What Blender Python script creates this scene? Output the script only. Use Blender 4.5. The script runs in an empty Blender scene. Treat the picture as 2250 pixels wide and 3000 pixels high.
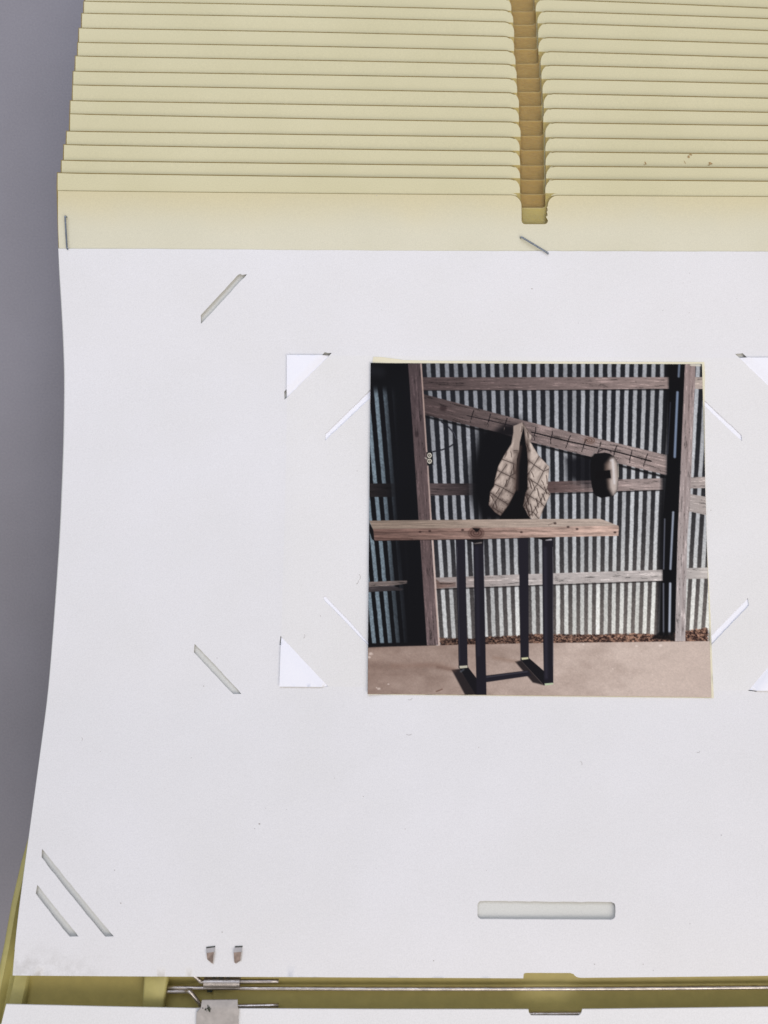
import bpy, bmesh, math, random
import numpy as np
from mathutils import Vector
from mathutils.geometry import delaunay_2d_cdt

random.seed(7)
rng = np.random.RandomState(11)
scene = bpy.context.scene

# ------------------------------------------------------------------ camera, light, exposure
# The album lies flat, the phone is held straight above it.  Lengths of the album were measured
# in sheet units (u to the right, v towards the hinge); MM turns one unit into metres.
MM = 0.285 / 2250.0
CU, CV = 1125.0, 1500.0
CAMH = 0.2964

cam_data = bpy.data.cameras.new("camera")
cam = bpy.data.objects.new("camera", cam_data)
scene.collection.objects.link(cam)
cam.location = (0, 0, CAMH)
cam.rotation_euler = (0, 0, 0)
cam_data.sensor_fit = 'HORIZONTAL'
cam_data.sensor_width = 4.23
cam_data.lens = 4.23 * CAMH / 0.285
cam_data.clip_start = 0.01
cam_data.clip_end = 20
cam_data.dof.use_dof = True
cam_data.dof.focus_distance = 0.288
cam_data.dof.aperture_fstop = 1.8
scene.camera = cam
scene.render.resolution_x, scene.render.resolution_y = 768, 1024

world = bpy.data.worlds.new("World")
scene.world = world
world.use_nodes = True
wb = world.node_tree.nodes["Background"]
wb.inputs[0].default_value = (0.97, 0.95, 0.97, 1)
wb.inputs[1].default_value = 0.32


def area(name, loc, target, size, power, col):
    ld = bpy.data.lights.new(name, 'AREA')
    ld.shape = 'RECTANGLE'
    ld.size, ld.size_y = size
    ld.energy = power
    ld.color = col
    o = bpy.data.objects.new(name, ld)
    scene.collection.objects.link(o)
    o.location = loc
    o.rotation_euler = (Vector(target) - Vector(loc)).to_track_quat('-Z', 'Y').to_euler()
    return o


area("window_light", (0.40, -0.52, 0.90), (0, 0, 0), (0.95, 0.75), 5.3, (1.0, 0.925, 0.86))
area("room_light", (-0.10, 0.46, 0.52), (0, 0.06, 0), (0.6, 0.4), 1.95, (0.72, 0.79, 1.0))

scene.view_settings.view_transform = 'Standard'
scene.view_settings.look = 'None'
scene.view_settings.exposure = 0.33
scene.view_settings.gamma = 1.0
scene.view_settings.use_curve_mapping = False
scene.render.engine = 'CYCLES'


# ------------------------------------------------------------------ helpers
def lin(r, g, b):
    out = []
    for c in (r, g, b):
        c = c / 255.0
        out.append(c / 12.92 if c <= 0.04045 else ((c + 0.055) / 1.055) ** 2.4)
    return tuple(out)


class NT:
    """tiny node helper"""
    def __init__(self, name):
        self.m = bpy.data.materials.new(name)
        self.m.use_nodes = True
        self.t = self.m.node_tree
        self.b = self.t.nodes["Principled BSDF"]
        tc = self.t.nodes.new("ShaderNodeTexCoord")
        self.obj = tc.outputs["Object"]

    def n(self, kind, **kw):
        nd = self.t.nodes.new(kind)
        for k, v in kw.items():
            setattr(nd, k, v)
        return nd

    def link(self, a, b):
        self.t.links.new(a, b)

    def noise(self, scale, detail=3.0, rough=0.55, vec=None, mapscale=None):
        nd = self.n("ShaderNodeTexNoise")
        nd.inputs["Scale"].default_value = scale
        nd.inputs["Detail"].default_value = detail
        nd.inputs["Roughness"].default_value = rough
        v = vec or self.obj
        if mapscale:
            mp = self.n("ShaderNodeMapping")
            mp.inputs["Scale"].default_value = mapscale
            self.link(v, mp.inputs[0])
            v = mp.outputs[0]
        self.link(v, nd.inputs["Vector"])
        return nd.outputs["Fac"]

    def ramp(self, fac, stops):
        nd = self.n("ShaderNodeValToRGB")
        el = nd.color_ramp.elements
        while len(el) < len(stops):
            el.new(0.5)
        for e, (p, c) in zip(el, stops):
            e.position = p
            e.color = (*c, 1) if len(c) == 3 else c
        self.link(fac, nd.inputs[0])
        return nd.outputs[0]

    def mix(self, fac, a, b, mode='MIX'):
        nd = self.n("ShaderNodeMix", data_type='RGBA', blend_type=mode)
        for sock, val in ((nd.inputs[0], fac), (nd.inputs[6], a), (nd.inputs[7], b)):
            if hasattr(val, "is_output"):
                self.link(val, sock)
            elif isinstance(val, (int, float)):
                sock.default_value = val
            else:
                sock.default_value = (*val, 1)
        return nd.outputs[2]

    def math(self, op, a, b=0.0, clamp=False):
        nd = self.n("ShaderNodeMath", operation=op, use_clamp=clamp)
        for sock, val in ((nd.inputs[0], a), (nd.inputs[1], b)):
            if hasattr(val, "is_output"):
                self.link(val, sock)
            else:
                sock.default_value = val
        return nd.outputs[0]

    def color(self, c):
        if hasattr(c, "is_output"):
            self.link(c, self.b.inputs["Base Color"])
        else:
            self.b.inputs["Base Color"].default_value = (*c, 1)

    def bump(self, h, strength, dist):
        nd = self.n("ShaderNodeBump")
        nd.inputs["Strength"].default_value = strength
        nd.inputs["Distance"].default_value = dist
        self.link(h, nd.inputs["Height"])
        self.link(nd.outputs[0], self.b.inputs["Normal"])

    def rough(self, v, spec=0.5, metal=0.0):
        if hasattr(v, "is_output"):
            self.link(v, self.b.inputs["Roughness"])
        else:
            self.b.inputs["Roughness"].default_value = v
        self.b.inputs["Specular IOR Level"].default_value = spec
        self.b.inputs["Metallic"].default_value = metal


def paper(name, base, speck=True, fade=None, grain=0.05, smudge=None, mottling=0.035):
    k = NT(name)
    fine = k.noise(2600, 2)
    big = k.noise(26, 3)
    c = k.mix(grain, base, (0.05, 0.05, 0.05))
    lo = tuple(x * (1 - grain) for x in base)
    hi = tuple(min(0.95, x * (1 + grain)) for x in base)
    c = k.ramp(fine, [(0.3, lo), (0.7, hi)])
    tint = k.ramp(big, [(0.3, (1 - mottling, 1 - mottling, 1 - 1.4 * mottling)), (0.7, (1, 1, 1))])
    c = k.mix(1.0, c, tint, 'MULTIPLY')
    if speck:
        vo = k.n("ShaderNodeTexVoronoi")
        vo.inputs["Scale"].default_value = 62
        k.link(k.obj, vo.inputs["Vector"])
        sel = k.math('GREATER_THAN', k.noise(40, 0, vec=vo.outputs["Position"]), 0.60)
        dot = k.math('LESS_THAN', vo.outputs["Distance"], 0.016)
        f = k.math('MULTIPLY', k.math('MULTIPLY', sel, dot), 0.42)
        c = k.mix(f, c, (0.16, 0.13, 0.10))
        # faint hairs and scuffs
        wv = k.noise(210, 4, 0.7, mapscale=(1, 0.35, 1))
        sc = k.ramp(wv, [(0.70, (0, 0, 0)), (0.76, (1, 1, 1))])
        c = k.mix(k.math('MULTIPLY', sc, 0.008), c, (0.25, 0.23, 0.2))
    if fade:
        # yellowed towards the edge that stands out in the light
        c2, ya, yb = fade
        sp = k.n("ShaderNodeSeparateXYZ")
        k.link(k.obj, sp.inputs[0])
        g = k.n("ShaderNodeMapRange", interpolation_type='SMOOTHSTEP')
        k.link(k.math('ADD', sp.outputs[1], k.math('MULTIPLY', big, 0.012)), g.inputs[0])
        g.inputs[1].default_value, g.inputs[2].default_value = ya, yb
        c = k.mix(g.outputs[0], c, k.mix(1.0, k.ramp(fine, [(0.3, tuple(x * .95 for x in c2)), (0.7, tuple(x * 1.05 for x in c2))]), tint, 'MULTIPLY'))
    if smudge:
        x0, x1, y0, y1 = smudge
        sp = k.n("ShaderNodeSeparateXYZ")
        k.link(k.obj, sp.inputs[0])
        gx = k.n("ShaderNodeMapRange", interpolation_type='SMOOTHSTEP')
        k.link(sp.outputs[0], gx.inputs[0])
        gx.inputs[1].default_value, gx.inputs[2].default_value = x1, x0
        gy = k.n("ShaderNodeMapRange", interpolation_type='SMOOTHSTEP')
        k.link(sp.outputs[1], gy.inputs[0])
        gy.inputs[1].default_value, gy.inputs[2].default_value = y1, y0
        n = k.ramp(k.noise(190, 6, 0.66), [(0.42, (0, 0, 0)), (0.66, (1, 1, 1))])
        f = k.math('MULTIPLY', k.math('MULTIPLY', gx.outputs[0], gy.outputs[0]), n)
        c = k.mix(k.math('MULTIPLY', f, 0.62), c, (0.26, 0.235, 0.19))
    k.color(c)
    k.rough(0.78, 0.25)
    k.bump(k.math('ADD', k.math('MULTIPLY', k.noise(1500, 3), 0.12), k.noise(55, 2)), 0.22, 0.0012)
    return k.m


def plain(name, base, rough=0.6, spec=0.4, metal=0.0, var=0.12, scale=300, bump=0.1, mapscale=None):
    k = NT(name)
    n = k.noise(scale, 5, 0.6, mapscale=mapscale)
    k.color(k.ramp(n, [(0.3, tuple(x * (1 - var) for x in base)), (0.7, tuple(min(1, x * (1 + var)) for x in base))]))
    k.rough(k.math('MULTIPLY_ADD', n, 0.2) if False else rough, spec, metal)
    if bump:
        k.bump(k.noise(scale * 4, 3), bump, 0.0004)
    return k.m


M = {}
M['page'] = paper("white_page_paper", (0.795, 0.785, 0.785), smudge=(-0.118, -0.080, -0.160, -0.140))
M['under'] = paper("inner_page_paper", (0.70, 0.70, 0.655), speck=False)
M['showthrough'] = paper("showthrough_page_paper", (0.80, 0.788, 0.773))  # light returned through the thin page by the mount, put into the colour
M['lower'] = paper("lower_page_paper", (0.80, 0.80, 0.81))
M['mount'] = paper("bright_white_card", (0.90, 0.90, 0.955), speck=False, grain=0.02, mottling=0.01)
M['cream'] = paper("cream_card", (0.715, 0.68, 0.52), mottling=0.06, fade=((0.675, 0.60, 0.37), 0.108, 0.127))
M['cream_fan'] = paper("aged_cream_card", (0.668, 0.615, 0.39), mottling=0.06)
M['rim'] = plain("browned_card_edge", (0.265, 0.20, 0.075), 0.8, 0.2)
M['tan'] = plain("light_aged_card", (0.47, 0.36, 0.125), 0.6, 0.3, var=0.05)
M['brown'] = plain("aged_shaded_card", (0.37, 0.245, 0.075), 0.6, 0.3, var=0.05)  # aged card with the shade deep in the notch put into its colour
M['backing'] = paper("yellowed_print_edge", (0.80, 0.75, 0.56), speck=False)
M['olive'] = plain("olive_plastic", (0.50, 0.42, 0.145), 0.5, 0.35, var=0.07, scale=220)
M['olive_pale'] = plain("pale_olive_plastic", (0.45, 0.40, 0.15), 0.5, 0.35, var=0.08, scale=220)
M['wire'] = plain("nickel_wire", (0.56, 0.51, 0.47), 0.36, 0.5, 1.0, var=0.28, scale=700, bump=0.25, mapscale=(0.35, 1, 1))
M['plate'] = plain("dull_grey_metal", (0.45, 0.42, 0.395), 0.55, 0.4, 0.35, var=0.12, scale=500)
M['prong'] = plain("tarnished_metal", (0.30, 0.235, 0.205), 0.38, 0.5, 0.8, var=0.3, scale=900)
M['staple'] = plain("steel_staple", (0.30, 0.34, 0.40), 0.28, 0.5, 1.0, var=0.2, scale=900)
M['grime'] = plain("dark_grime", (0.05, 0.055, 0.04), 0.9, 0.1)


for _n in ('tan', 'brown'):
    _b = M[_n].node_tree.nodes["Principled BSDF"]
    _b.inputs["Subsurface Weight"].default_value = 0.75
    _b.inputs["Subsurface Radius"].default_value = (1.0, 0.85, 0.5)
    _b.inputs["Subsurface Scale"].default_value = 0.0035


def link(o, parent=None):
    scene.collection.objects.link(o)
    if parent is not None:
        o.parent = parent
    return o


def tag(o, label=None, cat=None, group=None, kind=None):
    for k, v in (("label", label), ("category", cat), ("group", group), ("kind", kind)):
        if v:
            o[k] = v
    return o


def empty(name):
    e = bpy.data.objects.new(name, None)
    e.empty_display_size = 0.01
    return link(e)


# ---- the lie of the front page: height along v (sags a little, then climbs onto the hinge)
_prof_y = [-1500, 300, 552, 725, 920, 1085, 1300, 1560, 1800, 2034, 2360, 2712, 2855, 3100, 4200]
_prof_s = [1, 1, 1.0, 0.993, 0.980, 0.972, 0.975, 0.986, 1.003, 1.022, 1.068, 1.118, 1.131, 1.15, 1.15]
_pv = np.array([CV + (y - CV) / s for y, s in zip(_prof_y, _prof_s)])
_pz = np.array([CAMH * (1 - 1 / s) for s in _prof_s])
_gv = np.arange(-2000, 5000, 5.0)
_gz = np.interp(_gv, _pv, _pz)
_ker = np.exp(-0.5 * (np.arange(-40, 41) * 5 / 55.0) ** 2)
_ker /= _ker.sum()
_gz = np.convolve(np.pad(_gz, 40, mode='edge'), _ker, mode='valid')


def zp(v):
    return float(np.interp(v, _gv, _gz))


def S_uv(px, py, dz=0.0):
    """where the ray seen at (px,py) meets the page surface lifted by dz -> sheet coordinates"""
    v = py
    s = 1.0
    for _ in range(30):
        s = CAMH / (CAMH - zp(v) - dz)
        v = CV + (py - CV) / s
    return (CU + (px - CU) / s, v)


def on_page(u, v, dz=0.0):
    return Vector(((u - CU) * MM, (CV - v) * MM, zp(v) + dz))


def curl(v, edge, reach, drop):
    t = max(0.0, min(1.2, (edge + reach - v) / reach))
    return -drop * t * t


def flat_uv(px, py, z):
    s = CAMH / (CAMH - z)
    return (CU + (px - CU) / s, CV + (py - CV) / s)


def at(px, py, z):
    u, v = flat_uv(px, py, z)
    return Vector(((u - CU) * MM, (CV - v) * MM, z))


def uvs(pts, dz=0.0):
    return [S_uv(x, y, dz) for x, y in pts]


def soft(a, b, x):
    t = min(1.0, max(0.0, (x - a) / (b - a)))
    return t * t * (3 - 2 * t)


def densify(poly, step):
    out = []
    for i, a in enumerate(poly):
        b = poly[(i + 1) % len(poly)]
        n = max(1, int(math.dist(a, b) / step))
        for k in range(n):
            t = k / n
            out.append((a[0] + (b[0] - a[0]) * t, a[1] + (b[1] - a[1]) * t))
    return out


def rough_edge(poly, amp):
    return [(x + random.uniform(-amp, amp), y + random.uniform(-amp, amp)) for x, y in poly]


def inside(poly, X, Y):
    r = np.zeros(X.shape, bool)
    n = len(poly)
    for i in range(n):
        x1, y1 = poly[i]
        x2, y2 = poly[(i + 1) % n]
        if y1 == y2:
            continue
        c = ((y1 > Y) != (y2 > Y)) & (X < (x2 - x1) * (Y - y1) / (y2 - y1) + x1)
        r ^= c
    return r


def inset(poly, d):
    n = len(poly)
    area2 = sum(poly[i][0] * poly[(i + 1) % n][1] - poly[(i + 1) % n][0] * poly[i][1] for i in range(n))
    sg = 1 if area2 > 0 else -1
    out = []
    for i in range(n):
        a, b, c = poly[i - 1], poly[i], poly[(i + 1) % n]
        nx = -((b[1] - a[1]) / (math.dist(a, b) + 1e-9) + (c[1] - b[1]) / (math.dist(b, c) + 1e-9))
        ny = ((b[0] - a[0]) / (math.dist(a, b) + 1e-9) + (c[0] - b[0]) / (math.dist(b, c) + 1e-9))
        l = math.hypot(nx, ny) + 1e-9
        out.append((b[0] + sg * nx / l * d, b[1] + sg * ny / l * d))
    return out


def sheet(name, outline, holes, mapf, thick, mats, parent=None, grid=30, step=20, zones=(), rim=0.0, side=0, smooth=True):
    """a sheet of paper/card/metal with real thickness and cut-outs.
    zones: (polygon, material index) - later zones win; rim: width of a strip along the edge in material 1"""
    out_d = densify(outline, step)
    hol_d = [densify(h, step * 0.6) for h in holes]
    loops = [out_d] + hol_d
    inner = None
    if rim:
        inner = inset(out_d, rim)
        loops.append(inner)
    zl = []
    for zpoly, mi in zones:
        d = densify(zpoly, step)
        zl.append((d, mi))
        loops.append(d)
    vs, es = [], []
    for lp in loops:
        b = len(vs)
        vs += [Vector(p) for p in lp]
        es += [(b + i, b + (i + 1) % len(lp)) for i in range(len(lp))]
    xs = [p[0] for p in out_d]
    ys = [p[1] for p in out_d]
    gx, gy = np.meshgrid(np.arange(min(xs) + grid * .5, max(xs), grid), np.arange(min(ys) + grid * .5, max(ys), grid))
    ok = inside(out_d, gx, gy)
    for h in hol_d:
        ok &= ~inside(h, gx, gy)
    vs += [Vector((a, b)) for a, b in zip(gx[ok], gy[ok])]
    V, E, F, *_ = delaunay_2d_cdt(vs, es, [], 0, 1e-4)
    P = np.array([(v.x, v.y) for v in V])
    Fa = np.array([f for f in F if len(f) == 3])
    C = P[Fa].mean(axis=1)
    keep = inside(out_d, C[:, 0], C[:, 1])
    for h in hol_d:
        keep &= ~inside(h, C[:, 0], C[:, 1])
    Fa, C = Fa[keep], C[keep]
    mi = np.zeros(len(Fa), int)
    if rim:
        mi[~inside(inner, C[:, 0], C[:, 1])] = 1
    for d, k in zl:
        mi[inside(d, C[:, 0], C[:, 1])] = k
    used = sorted(set(Fa.ravel().tolist()))
    idx = {o: i for i, o in enumerate(used)}
    n = len(used)
    top = [Vector(mapf(P[o][0], P[o][1])) for o in used]
    verts = top + [t - Vector((0, 0, thick)) for t in top]
    faces, fm = [], []
    cnt = {}
    for f, m in zip(Fa.tolist(), mi.tolist()):
        a, b, c = (idx[q] for q in f)
        # phys y is -v: flip so that normals look up
        pa, pb, pc = verts[a], verts[b], verts[c]
        if (pb - pa).cross(pc - pa).z < 0:
            b, c = c, b
        faces.append((a, b, c)); fm.append(m)
        for e in ((a, b), (b, c), (c, a)):
            cnt[e] = cnt.get(e, 0) + 1
    ntop = len(faces)
    for (a, b, c) in faces[:ntop]:
        faces.append((c + n, b + n, a + n)); fm.append(0)
    for (a, b) in list(cnt):
        if (b, a) not in cnt:
            faces.append((b, a, a + n, b + n)); fm.append(side)
    me = bpy.data.meshes.new(name)
    me.from_pydata([tuple(v) for v in verts], [], faces)
    for m in mats:
        me.materials.append(m)
    me.polygons.foreach_set("material_index", fm)
    sm = [smooth and i < 2 * ntop for i in range(len(faces))]
    me.polygons.foreach_set("use_smooth", sm)
    # keep the cut edges crisp
    bnd = set()
    for (a, b) in cnt:
        if (b, a) not in cnt:
            bnd.add((min(a, b), max(a, b))); bnd.add((min(a, b) + n, max(a, b) + n))
    att = me.attributes.new("sharp_edge", 'BOOLEAN', 'EDGE')
    ev = np.zeros(len(me.edges) * 2, int)
    me.edges.foreach_get("vertices", ev)
    ev = ev.reshape(-1, 2)
    att.data.foreach_set("value", [((min(a, b), max(a, b)) in bnd) for a, b in ev.tolist()])
    me.update()
    return link(bpy.data.objects.new(name, me), parent)


def tube(name, pts, r, mat, parent=None, seg=14, closed_ends=True, smooth_n=4):
    """round wire through points (Catmull-Rom smoothed)"""
    P = [Vector(p) for p in pts]
    if smooth_n > 1 and len(P) > 2:
        Q = []
        for i in range(len(P) - 1):
            p0, p1, p2, p3 = P[max(i - 1, 0)], P[i], P[i + 1], P[min(i + 2, len(P) - 1)]
            for k in range(smooth_n):
                t = k / smooth_n
                Q.append(0.5 * ((2 * p1) + (p2 - p0) * t + (2 * p0 - 5 * p1 + 4 * p2 - p3) * t * t + (3 * p1 - p0 - 3 * p2 + p3) * t ** 3))
        Q.append(P[-1])
        P = Q
    bm = bmesh.new()
    rings = []
    for i, p in enumerate(P):
        d = (P[min(i + 1, len(P) - 1)] - P[max(i - 1, 0)]).normalized()
        up = Vector((0, 0, 1)) if abs(d.z) < 0.9 else Vector((0, 1, 0))
        s = d.cross(up).normalized()
        u = s.cross(d).normalized()
        rings.append([bm.verts.new(p + (s * math.cos(a) + u * math.sin(a)) * r) for a in [2 * math.pi * k / seg for k in range(seg)]])
    for a, b in zip(rings, rings[1:]):
        for k in range(seg):
            f = bm.faces.new((a[k], a[(k + 1) % seg], b[(k + 1) % seg], b[k]))
            f.smooth = True
    if closed_ends:
        bm.faces.new(rings[0]); bm.faces.new(list(reversed(rings[-1])))
    bmesh.ops.recalc_face_normals(bm, faces=bm.faces)
    me = bpy.data.meshes.new(name)
    bm.to_mesh(me); bm.free()
    me.materials.append(mat)
    return link(bpy.data.objects.new(name, me), parent)


def prism(name, top_pts, depth, mat, parent=None, bevel=0.0006, seg=3):
    """solid block: a top outline of world points, extruded down by depth, edges rounded"""
    bm = bmesh.new()
    top = [bm.verts.new(p) for p in top_pts]
    bot = [bm.verts.new(Vector(p) - Vector((0, 0, depth))) for p in top_pts]
    n = len(top)
    bm.faces.new(top); bm.faces.new(list(reversed(bot)))
    for i in range(n):
        bm.faces.new((top[i], bot[i], bot[(i + 1) % n], top[(i + 1) % n]))
    bmesh.ops.recalc_face_normals(bm, faces=bm.faces)
    if bevel:
        bmesh.ops.bevel(bm, geom=list(bm.edges), offset=bevel, segments=seg, affect='EDGES', profile=0.5)
    for f in bm.faces:
        f.smooth = True
    me = bpy.data.meshes.new(name)
    bm.to_mesh(me); bm.free()
    me.materials.append(mat)
    o = link(bpy.data.objects.new(name, me), parent)
    try:
        me.set_sharp_from_angle(angle=math.radians(40))
    except Exception:
        pass
    return o


# ------------------------------------------------------------------ table
def build_table():
    k = NT("grey_table")
    n = k.noise(9, 4)
    f = k.noise(1300, 3)
    c = k.ramp(n, [(0.3, (0.285, 0.272, 0.285)), (0.7, (0.335, 0.322, 0.345))])
    c = k.mix(1.0, c, k.ramp(f, [(0.3, (0.86, 0.86, 0.88)), (0.7, (1, 1, 1))]), 'MULTIPLY')
    k.color(c)
    k.rough(0.85, 0.2)
    k.bump(f, 0.2, 0.0006)
    bm = bmesh.new()
    bmesh.ops.create_grid(bm, x_segments=4, y_segments=4, size=0.9)
    me = bpy.data.meshes.new("tabletop")
    bm.to_mesh(me); bm.free()
    me.materials.append(k.m)
    o = link(bpy.data.objects.new("tabletop", me))
    o.location = (0, 0, -0.075)
    tag(o, kind='structure')


build_table()

# ------------------------------------------------------------------ the fanned cream pages
Z1 = 1.4747
LEFT_X = [163.5, 165, 177, 184, 192, 202, 203, 210, 211.5, 218, 225, 228.5, 237, 243, 247, 251, 256, 260]
LEFT_Y = [815, 742, 688, 620, 562, 487, 430, 362, 303, 237, 178, 116, 52, 0, -58, -115, -172, -230]
MID_Y = [830, 763, 707, 643, 582, 515, 453, 387, 325, 263, 203, 142, 78, 27, -28, -85, -142, -200]
RIGHT_Y = [842, 780, 722, 663, 605, 540, 483, 422, 360, 303, 248, 188, 130, 78, 33, -22, -78, -135]
N_L = [598, 587, 588, 588, 586, 590, 583, 583, 575, 573, 568, 562, 562, 558, 550, 545, 541, 538]
N_R = [708, 697, 700, 698, 697, 697, 688, 690, 685, 680, 677, 667, 666, 663, 655, 650, 645, 641]
LIFT = 0.00206            # one page lies this much below the one in front


def edge_y(k, x):
    ya, yb, yc = LEFT_Y[k] / Z1, MID_Y[k] / Z1, RIGHT_Y[k] / Z1
    c = np.polyfit([LEFT_X[k], 1125, 2250], [ya, yb, yc], 2)
    return float(np.polyval(c, x))


def fillet(cx, cy, r, a0, a1, n=7):
    return [(cx + r * math.cos(math.radians(a0 + (a1 - a0) * i / n)), cy + r * math.sin(math.radians(a0 + (a1 - a0) * i / n))) for i in range(n + 1)]


def notch_px(k):
    """thumb notch of page k, from the top edge left fillet round to the right fillet"""
    xl, xr = 1125 + N_L[k] / Z1, 1125 + N_R[k] / Z1
    ty = edge_y(k, (xl + xr) / 2)
    s = 1 / (1 + LIFT * k / CAMH)
    r, rx, rb, dep = 33 * s, 31 * s, 9 * s, 87 * s
    pts = []
    for i in range(9):                                   # left shoulder
        a = math.radians(90 * i / 8)
        pts.append((xl - rx + rx * math.sin(a), edge_y(k, xl - rx) + r - r * math.cos(a)))
    pts += [(xl + rb - rb * math.cos(math.radians(a)), ty + dep - rb + rb * math.sin(math.radians(a))) for a in (0, 30, 60, 90)]
    pts += [(xr - rb + rb * math.sin(math.radians(a)), ty + dep - rb + rb * math.cos(math.radians(a))) for a in (0, 30, 60, 90)]
    if k == 0:                                           # nibbled edge of the front notch
        b = ty
        pts += [(xr - 2, b + 74), (xr - 6, b + 66), (xr - 1, b + 62), (xr - 1.5, b + 57), (xr - 3.5, b + 53), (xr - 0.5, b + 47), (xr - 1, b + 42), (xr - 3, b + 38)]
    for i in range(9):
        a = math.radians(90 * (8 - i) / 8)
        pts.append((xr + rx - rx * math.sin(a), edge_y(k, xr + rx) + r - r * math.cos(a)))
    return pts


R_U = 2560.0               # right edge, outside the picture
notch_uv = []
for k in range(18):
    notch_uv.append([S_uv(x, y, -LIFT * k) for x, y in notch_px(k)])


def fan_outline(k, bottom):
    dz = -LIFT * k
    lu, lv = S_uv(LEFT_X[k], LEFT_Y[k] / Z1, dz)
    ptsl = [(x, edge_y(k, x)) for x in np.linspace(LEFT_X[k], 1470, 12)]
    ptsr = [(x, edge_y(k, x)) for x in np.linspace(1700, 2330, 9)]
    top = [S_uv(x, y, dz) for x, y in ptsl] + notch_uv[k] + [S_uv(x, y, dz) for x, y in ptsr]
    ru = R_U
    top.append((ru, top[-1][1] + 2))
    return top + [(ru, bottom), (lu, bottom)], lu, lv


ORD = ["", "first", "second", "third", "fourth", "fifth", "sixth", "seventh", "eighth", "ninth", "tenth", "eleventh",
       "twelfth", "thirteenth", "fourteenth", "fifteenth", "sixteenth", "seventeenth"]
for k in range(1, 18):
    bot = {1: 2645, 2: 2420, 3: 2330}.get(k, 2150 + 8 * (17 - k))
    dz = -LIFT * k
    outl, lu, lv = fan_outline(k, bot)
    hv = lv + 190
    own = notch_uv[k]
    ow = [p[0] for p in own]
    ot = max(own[0][1], own[-1][1])
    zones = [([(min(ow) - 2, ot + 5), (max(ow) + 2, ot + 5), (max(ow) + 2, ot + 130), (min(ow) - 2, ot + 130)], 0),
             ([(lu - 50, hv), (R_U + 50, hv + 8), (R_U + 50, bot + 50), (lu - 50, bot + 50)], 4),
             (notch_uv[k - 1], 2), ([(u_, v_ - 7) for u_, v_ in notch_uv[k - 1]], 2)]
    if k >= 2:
        # deeper shade where two openings overlap, painted as a browner card tone
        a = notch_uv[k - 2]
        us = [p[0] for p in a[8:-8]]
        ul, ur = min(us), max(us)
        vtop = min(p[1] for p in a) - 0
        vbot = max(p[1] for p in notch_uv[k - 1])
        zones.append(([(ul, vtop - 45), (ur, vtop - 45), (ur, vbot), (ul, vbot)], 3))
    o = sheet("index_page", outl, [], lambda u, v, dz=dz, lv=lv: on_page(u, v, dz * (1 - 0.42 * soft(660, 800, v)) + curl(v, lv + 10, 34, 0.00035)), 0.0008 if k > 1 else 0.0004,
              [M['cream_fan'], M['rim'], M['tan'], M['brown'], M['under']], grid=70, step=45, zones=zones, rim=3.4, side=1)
    extra = {1: "cream notched page directly behind the white stapled front page",
             3: "cream notched page with brown scuff marks right of the notch, third behind the front page",
             13: "cream notched page with a dark speck right of its notch, near the picture's top",
             15: "farthest cream page, cut off by the picture's top edge right of the notch"}
    tag(o, extra.get(k, "cream notched page, the %s step behind the white stapled front page" % ORD[k]), "album page",
        "cream pages fanned out like steps")
    if k == 3:
        # brown scuffs on this page
        k3 = [(1325, 668, 9, 5), (1316, 678, 6, 7), (1347, 663, 6, 2), (1299, 700, 2, 9), (1410, 706, 10, 6), (1403, 713, 7, 2), (1130, 705, 4, 8), (1125, 712, 4, 2)]
        bm = bmesh.new()
        for (zx, zy, a, b) in k3:
            ring = []
            for i in range(9):
                t = 2 * math.pi * i / 9
                q = random.uniform(0.55, 1.15)
                u, v = S_uv(1125 + (zx + a * q * math.cos(t) + 0.4 * b * math.sin(t)) / Z1, (zy + b * q * math.sin(t)) / Z1, dz)
                ring.append(bm.verts.new(on_page(u, v, dz + 0.00006)))
            bm.faces.new(ring)
        bmesh.ops.recalc_face_normals(bm, faces=bm.faces)
        for f in bm.faces:
            if f.normal.z < 0:
                f.normal_flip()
        me = bpy.data.meshes.new("scuff_mark"); bm.to_mesh(me); bm.free()
        me.materials.append(plain("brown_scuff", (0.38, 0.26, 0.12), 0.8, 0.2, var=0.3, scale=1500))
        link(bpy.data.objects.new("scuff_mark", me), o)

# ------------------------------------------------------------------ front page
page = empty("album_page")
page.location = (0, 0, 0)
tag(page, "large white album page with diagonal slits, stapled to a cream notched strip", "album page")

outl, lu0, lv0 = fan_outline(0, 782)
sheet("header_card", outl, [], lambda u, v: on_page(u, v, -0.00045 + curl(v, lv0 + 8, 150, 0.0011)), 0.0005, [M['cream'], M['rim']], page, grid=40, step=20, rim=1.6, side=1)

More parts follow.
